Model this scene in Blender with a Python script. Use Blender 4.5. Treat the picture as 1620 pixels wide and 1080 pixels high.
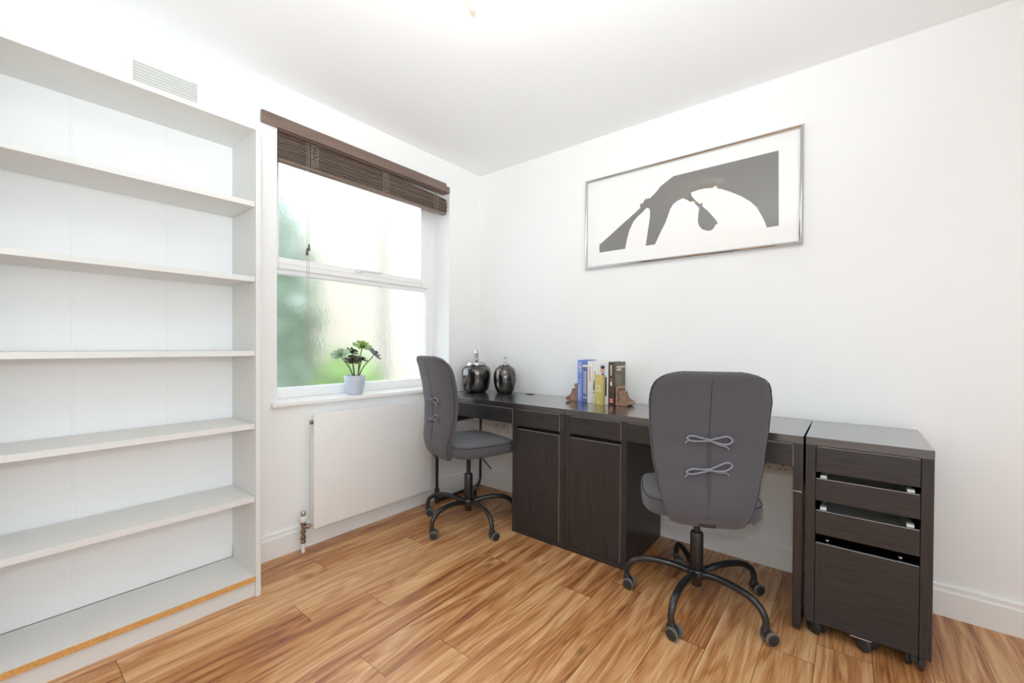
import bpy, bmesh, math, random
from mathutils import Vector, Matrix
random.seed(7)
D2R = math.pi / 180
sc = bpy.context.scene
for o in list(bpy.data.objects): bpy.data.objects.remove(o)
COL = sc.collection

# ------------------------------------------------------------------ camera
YAW, PITCH, ROLL = 38.5996 * D2R, -0.5377 * D2R, 0.344 * D2R
F0 = Vector((-math.sin(YAW), math.cos(YAW), 0)); R0 = Vector((math.cos(YAW), math.sin(YAW), 0)); U0 = Vector((0, 0, 1))
F1 = F0 * math.cos(PITCH) + U0 * math.sin(PITCH); U1 = U0 * math.cos(PITCH) - F0 * math.sin(PITCH)
R2 = R0 * math.cos(ROLL) + U1 * math.sin(ROLL); U2 = U1 * math.cos(ROLL) - R0 * math.sin(ROLL)
cam_d = bpy.data.cameras.new('camera'); cam = bpy.data.objects.new('camera', cam_d); COL.objects.link(cam)
cam.matrix_world = Matrix(((R2.x, U2.x, -F1.x, 2.2862), (R2.y, U2.y, -F1.y, -2.4487), (R2.z, U2.z, -F1.z, 1.0877), (0, 0, 0, 1)))
cam_d.sensor_width = 36; cam_d.lens = 670.04 * 36 / 1620; cam_d.shift_y = 12.5 / 1620; cam_d.clip_start = 0.05
sc.camera = cam

# ------------------------------------------------------------------ view, world, lights
sc.view_settings.view_transform = 'Standard'; sc.view_settings.look = 'None'
sc.view_settings.gamma = 1; sc.view_settings.exposure = 0.35; sc.view_settings.use_curve_mapping = False
sc.cycles.max_bounces = 16; sc.cycles.diffuse_bounces = 10; sc.cycles.glossy_bounces = 5; sc.cycles.transmission_bounces = 8
W = bpy.data.worlds.new('overcast_sky'); sc.world = W; W.use_nodes = True
bg = W.node_tree.nodes['Background']; bg.inputs[0].default_value = (0.77, 0.90, 1.0, 1); bg.inputs[1].default_value = 3.0

def light(name, kind, loc, energy, color, **kw):
    l = bpy.data.lights.new(name, kind); l.energy = energy; l.color = color
    for k, v in kw.items():
        if k != 'rot': setattr(l, k, v)
    o = bpy.data.objects.new(name, l); COL.objects.link(o); o.location = loc
    if 'rot' in kw: o.rotation_euler = kw['rot']
    return o
FLASH_W, BOUNCE_W, BULB_E = 14.0, 122.0, 95.0
# the photographer's small flash, a hand's breadth above the lens
light('camera_flash', 'POINT', (2.30, -2.47, 1.26), FLASH_W, (0.86, 0.95, 1.0), shadow_soft_size=0.03)
# added fill spot, aimed up to brighten the ceiling and bounce into the room
light('ceiling_bounce_fill', 'SPOT', (2.30, -2.50, 1.30), BOUNCE_W, (0.86, 0.95, 1.0), shadow_soft_size=0.05, spot_size=118 * D2R, spot_blend=1.0, rot=(180 * D2R - 37 * D2R, 0, 44 * D2R))

# ------------------------------------------------------------------ materials
def lin(c):
    return tuple(((v / 255) / 12.92 if v / 255 <= 0.04045 else ((v / 255 + 0.055) / 1.055) ** 2.4) for v in c) + (1,)
def mat(name, rgb, rough=0.5, metal=0.0, noise=0.0, nscale=20, bump=0.0, bscale=200, spec=0.5, stretch=None, coat=0.0, emit=None, sheen=0.0):
    m = bpy.data.materials.new(name); m.use_nodes = True; nt = m.node_tree; b = nt.nodes['Principled BSDF']
    c = lin(rgb); b.inputs['Base Color'].default_value = c; b.inputs['Roughness'].default_value = rough
    b.inputs['Metallic'].default_value = metal; b.inputs['Specular IOR Level'].default_value = spec
    b.inputs['Coat Weight'].default_value = coat; b.inputs['Sheen Weight'].default_value = sheen
    if emit: b.inputs['Emission Color'].default_value = lin(emit[0]); b.inputs['Emission Strength'].default_value = emit[1]
    tc = nt.nodes.new('ShaderNodeTexCoord'); mp = nt.nodes.new('ShaderNodeMapping'); nt.links.new(tc.outputs['Object'], mp.inputs[0])
    if stretch: mp.inputs['Scale'].default_value = stretch
    if noise:
        n = nt.nodes.new('ShaderNodeTexNoise'); n.inputs['Scale'].default_value = nscale; n.inputs['Detail'].default_value = 5
        nt.links.new(mp.outputs[0], n.inputs[0])
        r = nt.nodes.new('ShaderNodeMapRange'); r.inputs[1].default_value = 0.25; r.inputs[2].default_value = 0.75
        r.inputs[3].default_value = 1 - noise; r.inputs[4].default_value = 1 + noise; nt.links.new(n.outputs[0], r.inputs[0])
        v = nt.nodes.new('ShaderNodeVectorMath'); v.operation = 'SCALE'; v.inputs[0].default_value = c[:3]
        nt.links.new(r.outputs[0], v.inputs['Scale']); nt.links.new(v.outputs[0], b.inputs['Base Color'])
    if bump:
        n = nt.nodes.new('ShaderNodeTexNoise'); n.inputs['Scale'].default_value = bscale; n.inputs['Detail'].default_value = 3
        nt.links.new(mp.outputs[0], n.inputs[0])
        bp = nt.nodes.new('ShaderNodeBump'); bp.inputs['Strength'].default_value = bump; bp.inputs['Distance'].default_value = 0.002
        nt.links.new(n.outputs[0], bp.inputs['Height']); nt.links.new(bp.outputs[0], b.inputs['Normal'])
    return m
M = {}
M['wall'] = mat('cream_white_paint', (245, 245, 244), 0.7, noise=0.006, nscale=2, bump=0.05, bscale=90, spec=0.3)
M['ceil'] = mat('ceiling_white_paint', (246, 247, 248), 0.8, noise=0.005, nscale=2, spec=0.2)
M["trim"] = mat("gloss_trim_paint", (243, 243, 241), 0.35, noise=0.006, nscale=4)
M['upvc'] = mat('white_window_frame', (246, 246, 246), 0.3, noise=0.004)
M['sill'] = mat('white_sill', (245, 243, 240), 0.35, noise=0.006)
M['grey'] = mat('grey_laminate', (222, 222, 219), 0.45, noise=0.015, nscale=6)
M['backb'] = mat('white_back_board', (242, 243, 243), 0.6, noise=0.012, nscale=3)
M['edge'] = mat('warm_white_edge_band', (236, 232, 224), 0.4, noise=0.01)
M['chip'] = mat('raw_chipboard', (214, 160, 92), 0.8, noise=0.35, nscale=260, bump=0.4, bscale=300)
M['rad'] = mat('radiator_enamel', (240, 240, 238), 0.3, noise=0.004)
M['chrome'] = mat('chrome', (200, 200, 200), 0.08, 1.0, noise=0.02)
M['brass'] = mat('tarnished_nickel', (150, 135, 120), 0.3, 1.0, noise=0.15, nscale=60)
M['black'] = mat('black_enamel_steel', (34, 33, 34), 0.3, 0.0, noise=0.05, coat=0.3)
M['plastic'] = mat('black_plastic', (46, 45, 46), 0.45, noise=0.06)
M['tyre'] = mat('grey_wheel_tyre', (104, 102, 94), 0.6, noise=0.06)
M['gap'] = mat('dark_cabinet_inside', (18, 16, 15), 0.8, noise=0.05)
M['metalw'] = mat('pale_drawer_metal', (206, 206, 200), 0.35, 0.2, noise=0.02)
M['cushion'] = mat('chair_cover_fabric', (86, 84, 89), 0.9, noise=0.12, nscale=500, bump=0.5, bscale=900, spec=0.15, sheen=0.25)
M['seam'] = mat('chair_seam_fabric', (62, 60, 63), 0.9, noise=0.1, nscale=400, spec=0.15)
M['tie'] = mat('chair_tie_ribbon', (136, 136, 146), 0.85, noise=0.12, nscale=500, spec=0.2)
M['slat'] = mat('brown_blind_slats', (118, 101, 88), 0.4, noise=0.4, nscale=6, stretch=(60, 0.8, 90))
M['valance'] = mat('brown_valance_wood', (122, 102, 92), 0.35, noise=0.18, nscale=8, stretch=(10, 0.7, 10))
M['cord'] = mat('grey_blind_cord', (164, 152, 142), 0.8, noise=0.05)
M['tassel'] = mat('dark_wood_tassel', (96, 88, 84), 0.5, noise=0.1)
M['pot'] = mat('pale_blue_glazed_pot', (196, 205, 220), 0.35, noise=0.01)
M['soil'] = mat('dark_soil', (50, 38, 30), 0.95, noise=0.3, nscale=80, bump=1.0, bscale=150)
M['stem'] = mat('plant_stem', (112, 98, 84), 0.7, noise=0.2, nscale=60)
M['leafg'] = mat('bright_green_leaf', (142, 172, 74), 0.4, noise=0.25, nscale=30)
M['leafp'] = mat('pale_green_leaf', (160, 186, 150), 0.4, noise=0.2, nscale=30)
M['leafd'] = mat('dark_olive_leaf', (78, 76, 52), 0.4, noise=0.35, nscale=30)
M['leafb'] = mat('blue_grey_leaf', (120, 124, 136), 0.4, noise=0.25, nscale=30)
M['mat'] = mat('white_picture_mount', (246, 245, 242), 0.7, noise=0.004, coat=1.0)
M['art'] = mat('grey_black_print', (122, 120, 117), 0.5, noise=0.02, coat=1.0)
M['paper'] = mat('book_page_paper', (232, 226, 212), 0.9, noise=0.05, nscale=200, stretch=(40, 1, 1))
M['socket'] = mat('white_socket_plastic', (236, 236, 232), 0.35, noise=0.01)
M['bookend'] = mat('carved_brown_wood', (158, 124, 102), 0.5, noise=0.35, nscale=40, bump=0.6, bscale=80)
M['gap2'] = mat('vent_shadow_recess', (215, 213, 208), 0.8, noise=0.01)
M['copper'] = mat('copper_pipe_fitting', (176, 120, 90), 0.25, 1.0, noise=0.1)
M['bronze'] = mat('brushed_bronze_lamp', (140, 96, 66), 0.4, 0.6, noise=0.05)
M['bulb'] = mat('glowing_bulb_glass', (255, 235, 205), 0.4, emit=((255, 222, 178), BULB_E))
M['render'] = mat('pale_cream_render', (202, 186, 168), 0.9, noise=0.03, nscale=3)
M['pipe'] = mat('grey_drain_pipe', (56, 64, 80), 0.5, noise=0.03)
M['bush'] = mat('outdoor_leaf_green', (128, 146, 118), 0.6, noise=0.4, nscale=9)
M['bush2'] = mat('outdoor_lime_green', (160, 186, 116), 0.6, noise=0.3, nscale=9)
M['paving'] = mat('outdoor_paving', (180, 176, 168), 0.9, noise=0.05)

def wood_dark(name, stretch, rough=0.36, coat=0.0):
    m = bpy.data.materials.new(name); m.use_nodes = True; nt = m.node_tree; b = nt.nodes['Principled BSDF']
    tc = nt.nodes.new('ShaderNodeTexCoord'); mp = nt.nodes.new('ShaderNodeMapping'); mp.inputs['Scale'].default_value = stretch
    nt.links.new(tc.outputs['Object'], mp.inputs[0])
    n = nt.nodes.new('ShaderNodeTexNoise'); n.inputs['Scale'].default_value = 6; n.inputs['Detail'].default_value = 8; n.inputs['Roughness'].default_value = 0.65
    nt.links.new(mp.outputs[0], n.inputs[0])
    cr = nt.nodes.new('ShaderNodeValToRGB'); cr.color_ramp.elements[0].position = 0.3; cr.color_ramp.elements[1].position = 0.72
    cr.color_ramp.elements[0].color = lin((31, 30, 31)); cr.color_ramp.elements[1].color = lin((58, 54, 54))
    nt.links.new(n.outputs[0], cr.inputs[0]); nt.links.new(cr.outputs[0], b.inputs['Base Color'])
    b.inputs['Roughness'].default_value = rough; b.inputs['Coat Weight'].default_value = coat; b.inputs['Coat IOR'].default_value = 1.9; b.inputs['Coat Roughness'].default_value = 0.16
    bp = nt.nodes.new('ShaderNodeBump'); bp.inputs['Strength'].default_value = 0.25; bp.inputs['Distance'].default_value = 0.0006
    nt.links.new(n.outputs[0], bp.inputs['Height']); nt.links.new(bp.outputs[0], b.inputs['Normal'])
    return m
M['wv'] = wood_dark('black_brown_wood_upright', (22, 22, 1.2))
M['wh'] = wood_dark('black_brown_wood_across', (1.2, 22, 22))
M['top'] = wood_dark('black_brown_wood_top', (1.2, 22, 22), 0.28, 1.0)

def floor_mat():
    m = bpy.data.materials.new('walnut_laminate_planks'); m.use_nodes = True; nt = m.node_tree; L = nt.links; b = nt.nodes['Principled BSDF']
    N = lambda t: nt.nodes.new(t)
    at = N('ShaderNodeAttribute'); at.attribute_name = 'plank'
    tc = N('ShaderNodeTexCoord'); off = N('ShaderNodeVectorMath'); off.operation = 'SCALE'; off.inputs[0].default_value = (31.0, 17.0, 5.0)
    L.new(at.outputs['Fac'], off.inputs['Scale'])
    ad = N('ShaderNodeVectorMath'); ad.operation = 'ADD'; L.new(tc.outputs['Object'], ad.inputs[0]); L.new(off.outputs[0], ad.inputs[1])
    # long wandering figure: distorted noise, contoured
    mp = N('ShaderNodeMapping'); mp.inputs['Scale'].default_value = (8.0, 0.75, 1); L.new(ad.outputs[0], mp.inputs[0])
    n1 = N('ShaderNodeTexNoise'); n1.inputs['Scale'].default_value = 1.3; n1.inputs['Detail'].default_value = 3; n1.inputs['Distortion'].default_value = 0.8; n1.inputs['Roughness'].default_value = 0.45
    L.new(mp.outputs[0], n1.inputs[0])
    mul = N('ShaderNodeMath'); mul.operation = 'MULTIPLY'; mul.inputs[1].default_value = 14.0; L.new(n1.outputs[0], mul.inputs[0])
    sn = N('ShaderNodeMath'); sn.operation = 'PINGPONG'; sn.inputs[1].default_value = 1.0; L.new(mul.outputs[0], sn.inputs[0])
    # fine fibres
    mp2 = N('ShaderNodeMapping'); mp2.inputs['Scale'].default_value = (190, 5, 1); L.new(ad.outputs[0], mp2.inputs[0])
    n2 = N('ShaderNodeTexNoise'); n2.inputs['Scale'].default_value = 1.5; n2.inputs['Detail'].default_value = 6; L.new(mp2.outputs[0], n2.inputs[0])
    # broad light/dark streaks
    mp3 = N('ShaderNodeMapping'); mp3.inputs['Scale'].default_value = (12, 0.8, 1); L.new(ad.outputs[0], mp3.inputs[0])
    n3 = N('ShaderNodeTexNoise'); n3.inputs['Scale'].default_value = 1.6; n3.inputs['Detail'].default_value = 5; n3.inputs['Distortion'].default_value = 0.5; L.new(mp3.outputs[0], n3.inputs[0])
    def ma(op, a, bb):
        x = N('ShaderNodeMath'); x.operation = op
        for i, v in enumerate((a, bb)):
            if isinstance(v, float): x.inputs[i].default_value = v
            else: L.new(v, x.inputs[i])
        return x.outputs[0]
    s = ma('ADD', ma('MULTIPLY', sn.outputs[0], 0.18), ma('MULTIPLY', n2.outputs[0], 0.42))
    s = ma('ADD', s, ma('MULTIPLY', n3.outputs[0], 0.72))
    s = ma('ADD', s, ma('MULTIPLY', at.outputs['Fac'], 0.16))
    cr = N('ShaderNodeValToRGB'); e = cr.color_ramp.elements
    e[0].position = 0.42; e[0].color = lin((84, 50, 32)); e[1].position = 0.95; e[1].color = lin((220, 176, 128))
    x = e.new(0.56); x.color = lin((146, 90, 52)); x = e.new(0.72); x.color = lin((186, 130, 80))
    L.new(s, cr.inputs[0])
    # small dark knots
    mp4 = N('ShaderNodeMapping'); mp4.inputs['Scale'].default_value = (3.0, 1.2, 1); L.new(ad.outputs[0], mp4.inputs[0])
    vo = N('ShaderNodeTexVoronoi'); vo.inputs['Scale'].default_value = 1.6; L.new(mp4.outputs[0], vo.inputs[0])
    kr = N('ShaderNodeMapRange'); kr.inputs[1].default_value = 0.01; kr.inputs[2].default_value = 0.09; kr.inputs[3].default_value = 0.45; kr.inputs[4].default_value = 1.0
    L.new(vo.outputs['Distance'], kr.inputs[0])
    vs = N('ShaderNodeVectorMath'); vs.operation = 'SCALE'; L.new(cr.outputs[0], vs.inputs[0]); L.new(kr.outputs[0], vs.inputs['Scale'])
    L.new(vs.outputs[0], b.inputs['Base Color'])
    rr = N('ShaderNodeMapRange'); rr.inputs[3].default_value = 0.24; rr.inputs[4].default_value = 0.40; L.new(n2.outputs[0], rr.inputs[0])
    L.new(rr.outputs[0], b.inputs['Roughness'])
    bp = N('ShaderNodeBump'); bp.inputs['Strength'].default_value = 0.25; bp.inputs['Distance'].default_value = 0.001
    L.new(n2.outputs[0], bp.inputs['Height']); L.new(bp.outputs[0], b.inputs['Normal'])
    return m
M['floor'] = floor_mat()
M['groove'] = mat('dark_plank_joint', (62, 40, 26), 0.8, noise=0.05)

def glass_mat():
    m = bpy.data.materials.new('frosted_patterned_glass'); m.use_nodes = True; nt = m.node_tree; b = nt.nodes['Principled BSDF']
    b.inputs['Base Color'].default_value = (1, 1, 1, 1); b.inputs['Transmission Weight'].default_value = 1.0
    b.inputs['Roughness'].default_value = 0.22; b.inputs['IOR'].default_value = 1.35
    tc = nt.nodes.new('ShaderNodeTexCoord'); n = nt.nodes.new('ShaderNodeTexNoise'); n.inputs['Scale'].default_value = 55; n.inputs['Detail'].default_value = 2
    nt.links.new(tc.outputs['Object'], n.inputs[0]); bp = nt.nodes.new('ShaderNodeBump'); bp.inputs['Strength'].default_value = 0.35; bp.inputs['Distance'].default_value = 0.004
    nt.links.new(n.outputs[0], bp.inputs['Height']); nt.links.new(bp.outputs[0], b.inputs['Normal'])
    return m
M['glass'] = glass_mat()

def jar_mat():
    m = bpy.data.materials.new('smoky_mercury_glaze'); m.use_nodes = True; nt = m.node_tree; b = nt.nodes['Principled BSDF']
    tc = nt.nodes.new('ShaderNodeTexCoord'); n = nt.nodes.new('ShaderNodeTexNoise'); n.inputs['Scale'].default_value = 22; n.inputs['Detail'].default_value = 6
    nt.links.new(tc.outputs['Object'], n.inputs[0])
    cr = nt.nodes.new('ShaderNodeValToRGB'); cr.color_ramp.elements[0].position = .35; cr.color_ramp.elements[1].position = .7
    cr.color_ramp.elements[0].color = lin((70, 64, 60)); cr.color_ramp.elements[1].color = lin((120, 114, 110))
    nt.links.new(n.outputs[0], cr.inputs[0]); nt.links.new(cr.outputs[0], b.inputs['Base Color'])
    b.inputs['Metallic'].default_value = 0.95; b.inputs['Roughness'].default_value = 0.09; b.inputs['Coat Weight'].default_value = 0.6
    n2 = nt.nodes.new('ShaderNodeTexNoise'); n2.inputs['Scale'].default_value = 14; nt.links.new(tc.outputs['Object'], n2.inputs[0])
    bp = nt.nodes.new('ShaderNodeBump'); bp.inputs['Strength'].default_value = 0.5; bp.inputs['Distance'].default_value = 0.004
    nt.links.new(n2.outputs[0], bp.inputs['Height']); nt.links.new(bp.outputs[0], b.inputs['Normal'])
    return m
M['jar'] = jar_mat()

# ------------------------------------------------------------------ mesh helpers
def box(bm, x0, x1, y0, y1, z0, z1, bev=0.0, seg=2):
    c = Vector(((x0 + x1) / 2, (y0 + y1) / 2, (z0 + z1) / 2))
    r = bmesh.ops.create_cube(bm, size=1.0, matrix=Matrix.Translation(c) @ Matrix.Diagonal((abs(x1 - x0), abs(y1 - y0), abs(z1 - z0), 1)))
    if bev:
        es = {e for v in r['verts'] for e in v.link_edges}
        bmesh.ops.bevel(bm, geom=list(es), offset=bev, segments=seg, affect='EDGES', profile=0.6)
    return bm
def boxes(*bs, bev=0.0):
    bm = bmesh.new()
    for b in bs: box(bm, *b, bev=bev)
    return bm
def frame_boxes(bm, axis_lo, axis_hi, y0, y1, z0, z1, wl, wr, wb, wt, bev=0.0):
    box(bm, axis_lo, axis_hi, y0, y0 + wl, z0, z1, bev); box(bm, axis_lo, axis_hi, y1 - wr, y1, z0, z1, bev)
    box(bm, axis_lo, axis_hi, y0 + wl, y1 - wr, z0, z0 + wb, bev); box(bm, axis_lo, axis_hi, y0 + wl, y1 - wr, z1 - wt, z1, bev); return bm
def loft(bm, rings, cap=True, closed=False):
    vs = [[bm.verts.new(p) for p in r] for r in rings]
    n = len(vs[0]); rng = range(len(vs)) if closed else range(len(vs) - 1)
    for i in rng:
        a, b = vs[i], vs[(i + 1) % len(vs)]
        for j in range(n):
            bm.faces.new((a[j], a[(j + 1) % n], b[(j + 1) % n], b[j]))
    if cap and not closed:
        bm.faces.new(list(reversed(vs[0]))); bm.faces.new(vs[-1])
    return bm
def tube(bm, pts, rad, n=10, closed=False, cap=True, flat=1.0):
    pts = [Vector(p) for p in pts]; m = len(pts); rings = []
    rad = rad if isinstance(rad, (list, tuple)) else [rad] * m
    prev = None
    for i, p in enumerate(pts):
        if closed: t = pts[(i + 1) % m] - pts[i - 1]
        else: t = pts[min(i + 1, m - 1)] - pts[max(i - 1, 0)]
        t.normalize()
        if prev is None:
            a = Vector((0, 0, 1)) if abs(t.z) < 0.9 else Vector((1, 0, 0)); u = t.cross(a).normalized()
        else:
            u = (prev - t * prev.dot(t)).normalized()
        prev = u; v = t.cross(u)
        rings.append([p + (u * math.cos(k * 2 * math.pi / n) + v * flat * math.sin(k * 2 * math.pi / n)) * rad[i] for k in range(n)])
    return loft(bm, rings, cap, closed)
def smooth_path(pts, k=6):
    pts = [Vector(p) for p in pts]; out = []
    for i in range(len(pts) - 1):
        p0, p1, p2, p3 = pts[max(i - 1, 0)], pts[i], pts[i + 1], pts[min(i + 2, len(pts) - 1)]
        for j in range(k):
            t = j / k
            out.append(0.5 * ((2 * p1) + (p2 - p0) * t + (2 * p0 - 5 * p1 + 4 * p2 - p3) * t * t + (3 * p1 - p0 - 3 * p2 + p3) * t ** 3))
    out.append(pts[-1]); return out
def lathe(bm, prof, c=(0, 0, 0), n=40, cap=True):
    rings = [[Vector((c[0] + r * math.cos(k * 2 * math.pi / n), c[1] + r * math.sin(k * 2 * math.pi / n), c[2] + z)) for k in range(n)] for r, z in prof]
    return loft(bm, rings, cap)
def cyl(bm, p0, p1, r, n=24, r2=None, bev=0.0):
    p0, p1 = Vector(p0), Vector(p1); t = (p1 - p0).normalized(); L = (p1 - p0).length; r2 = r if r2 is None else r2
    if bev: return tube(bm, [p0, p0 + t * bev * .3, p0 + t * bev, p1 - t * bev, p1 - t * bev * .3, p1], [r - bev, r - bev * .3, r, r2, r2 - bev * .3, r2 - bev], n)
    return tube(bm, [p0, p1], [r, r2], n)
def prism(bm, poly, axis, a0, a1):
    """poly of 2-D points extruded along an axis: 'x' -> (y,z), 'y' -> (x,z), 'z' -> (x,y)"""
    def P(q, a): return {'x': (a, q[0], q[1]), 'y': (q[0], a, q[1]), 'z': (q[0], q[1], a)}[axis]
    A = [bm.verts.new(P(q, a0)) for q in poly]; B = [bm.verts.new(P(q, a1)) for q in poly]; n = len(poly)
    bm.faces.new(A); bm.faces.new(list(reversed(B)))
    for i in range(n): bm.faces.new((A[i], B[i], B[(i + 1) % n], A[(i + 1) % n]))
    return bm
def link(name, bm, m, parent=None, smooth=False, shift=None, label=None, subsurf=0, bevel=0.0):
    if shift is not None: bmesh.ops.translate(bm, verts=bm.verts, vec=-Vector(shift))
    bmesh.ops.recalc_face_normals(bm, faces=bm.faces)
    me = bpy.data.meshes.new(name); bm.to_mesh(me); bm.free()
    me.materials.append(M[m] if isinstance(m, str) else m)
    if smooth: me.polygons.foreach_set('use_smooth', [True] * len(me.polygons))
    if smooth and smooth != 'all':
        try: me.set_sharp_from_angle(angle=40 * D2R)
        except Exception: pass
    o = bpy.data.objects.new(name, me); COL.objects.link(o)
    if parent: o.parent = parent
    if label: o['label'] = label
    if bevel:
        md = o.modifiers.new('bevel', 'BEVEL'); md.width = bevel; md.segments = 2; md.limit_method = 'ANGLE'
    if subsurf:
        md = o.modifiers.new('smooth', 'SUBSURF'); md.levels = subsurf; md.render_levels = subsurf
    return o
def struct(name, bm, m, **k):
    o = link(name, bm, m, **k); o['kind'] = 'structure'; return o
def thing(name, label, cat, loc=(0, 0, 0), rz=0.0, group=None):
    o = bpy.data.objects.new(name, None); COL.objects.link(o); o.location = loc; o.rotation_euler = (0, 0, rz)
    o.empty_display_size = 0.1; o['label'] = label; o['category'] = cat
    if group: o['group'] = group
    return o
def tag(o, label, cat, group=None):
    o['label'] = label; o['category'] = cat
    if group: o['group'] = group
    return o

# ------------------------------------------------------------------ room shell
H = 2.41; XR = 3.35; YF = -3.45; T = 0.3
# floor: every plank is its own face patch so that the joints fall where they do in the room
def build_floor():
    bm = bmesh.new(); lay = bm.faces.layers.float.new('plank_f')
    joints = {1: -1.41, 3: -1.642, 4: -1.40, 5: -0.815, 6: -1.627, 7: -1.393, 8: -0.81, 11: -0.83, 13: -0.67, 0: -0.6, 2: -0.95, 9: -1.85, 10: -0.42, 12: -1.55}
    w, x0, g, Lp = 0.156, 0.018, 0.0007, 1.215; vals = []
    tone = {(8, 0): .25, (11, 0): .15, (5, 0): .8}
    for k in range(-1, 22):
        a = max(x0 + k * w, 0.0); b = min(x0 + (k + 1) * w, XR)
        if b <= a: continue
        j = joints.get(k, -random.uniform(0.2, 1.4)); y = j + Lp * 2; rng = []
        while y > YF - Lp: rng.append(y); y -= Lp
        for q in range(len(rng)):
            t = min(rng[q], 0.0); s = max(rng[q] - Lp, YF)
            if t <= s: continue
            vs = [bm.verts.new(p) for p in ((a + g, s + g, 0), (b - g, s + g, 0), (b - g, t - g, 0), (a + g, t - g, 0))]
            f = bm.faces.new(vs); f[lay] = random.random()
    me = bpy.data.meshes.new('floor'); bm.normal_update()
    vals = [f[lay] for f in bm.faces]; bm.faces.layers.float.remove(lay) if False else None
    n = len(bm.faces)
    # dark joints just below the planks, part of the same mesh
    vs = [bm.verts.new(p) for p in ((0, YF, -0.0012), (XR, YF, -0.0012), (XR, 0, -0.0012), (0, 0, -0.0012))]; f = bm.faces.new(vs); f.material_index = 1
    box(bm, 0, XR, YF, 0, -0.1, -0.002)
    for i, f in enumerate(bm.faces):
        if i >= n: f.material_index = 1
    bm.to_mesh(me); me.materials.append(M['floor']); me.materials.append(M['groove'])
    a = me.attributes.new('plank', 'FLOAT', 'FACE')
    for i in range(len(me.polygons)): a.data[i].value = vals[i] if i < n else 0.5
    o = bpy.data.objects.new('floor', me); COL.objects.link(o); o['kind'] = 'structure'
build_floor()
struct('ceiling', boxes((-T, XR + T, YF - T, T, H, H + 0.2)), 'ceil')
# left wall around the window opening
WY0, WY1, WZ0, WZ1 = -1.508, -0.322, 0.765, 2.19
struct('wall_left', boxes((-T, 0, YF - T, WY0, -0.1, H), (-T, 0, WY1, 0, -0.1, H), (-T, 0, WY0, WY1, -0.1, WZ0), (-T, 0, WY0, WY1, WZ1, H)), 'wall')
struct('wall_back', boxes((-T, XR + T, 0, T, -0.1, H)), 'wall')
Q0, Q1, QZ0, QZ1 = -3.25, -1.75, 0.75, 2.20
struct('wall_right', boxes((XR, XR + T, YF - T, Q0, -0.1, H), (XR, XR + T, Q1, 0, -0.1, H), (XR, XR + T, Q0, Q1, -0.1, QZ0), (XR, XR + T, Q0, Q1, QZ1, H)), 'wall')
struct('added_fill_window', frame_boxes(bmesh.new(), XR + .06, XR + .12, Q0, Q1, QZ0, QZ1, .06, .06, .06, .06), 'upvc')  # added unseen opening, lets sky light in as soft fill
pq = light('fill_window_portal', 'AREA', (XR + 0.02, (Q0 + Q1) / 2, (QZ0 + QZ1) / 2), 1, (1, 1, 1), rot=(math.pi / 2, 0, math.pi / 2), shape='RECTANGLE', size=Q1 - Q0, size_y=QZ1 - QZ0)  # guides sky sampling through the added opening
pq.data.cycles.is_portal = True
struct('wall_front', boxes((0, XR, YF - T, YF, -0.1, H)), 'wall')

# skirting boards: stepped profile
SK = [(0, 0), (0.018, 0), (0.018, 0.100), (0.013, 0.104), (0.012, 0.108), (0.012, 0.122), (0.009, 0.127), (0, 0.127)]
bm = bmesh.new(); prism(bm, [(-a, b) for a, b in SK], 'x', 0.0, XR); struct('baseboard_back', bm, 'trim')
bm = bmesh.new(); prism(bm, SK, 'y', -1.692, -0.0005); struct('baseboard_left', bm, 'trim')
bm = bmesh.new(); prism(bm, [(XR - a, b) for a, b in SK], 'y', YF, -0.018); struct('baseboard_right', bm, 'trim')

# ------------------------------------------------------------------ window
def build_window():
    root = bpy.data.objects.new('window_1', None); COL.objects.link(root); root.location = (-0.2, (WY0 + WY1) / 2, WZ0); root['kind'] = 'structure'
    S = root.location; y0, y1 = WY0, WY1; x0, x1 = -0.23, -0.17
    zt = WZ1
    fr = frame_boxes(bmesh.new(), x0, x1, y0, y1, .7872, zt, .055, .072, .055, .06, .003)
    box(fr, x0, x1 - .001, y0 + .055, y1 - .072, 1.478, 1.52, .003)
    link('window_frame', fr, 'upvc', root, True, S)
    us = frame_boxes(bmesh.new(), -.169, -.150, y0 + .012, y1 - .060, 1.502, zt - .02, .06, .075, .061, .05, .004)
    link('upper_sash', us, 'upvc', root, True, S)
    bd = boxes((-.1495, -.1455, y0 + .03, y1 - .085, 1.530, 1.536), bev=.002); link('sash_bead', bd, 'upvc', root, True, S)
    link('glass_pane', boxes((-.166, -.160, y0 + .065, y1 - .13, 1.558, zt - .065)), 'glass', root, False, S)
    link('glass_pane', boxes((-.205, -.199, y0 + .05, y1 - .07, .838, 1.482)), 'glass', root, False, S)
    # latch on the meeting rail
    lt = bmesh.new(); box(lt, -.1455, -.138, -.985, -.935, 1.540, 1.562, bev=.003)
    tube(lt, smooth_path([(-.134, -.955, 1.553), (-.128, -.92, 1.556), (-.128, -.86, 1.556), (-.13, -.80, 1.560)]), [.007] * 19, 8)
    link('window_latch', lt, 'socket', root, True, S)
    sill = boxes((-.20, .001, y0, y1, .765, .787)); box(sill, .0, .028, y0 - .03, y1 + .03, .765, .787, bev=.005)
    link('window_sill', sill, 'sill', root, True, S)
build_window()

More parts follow.
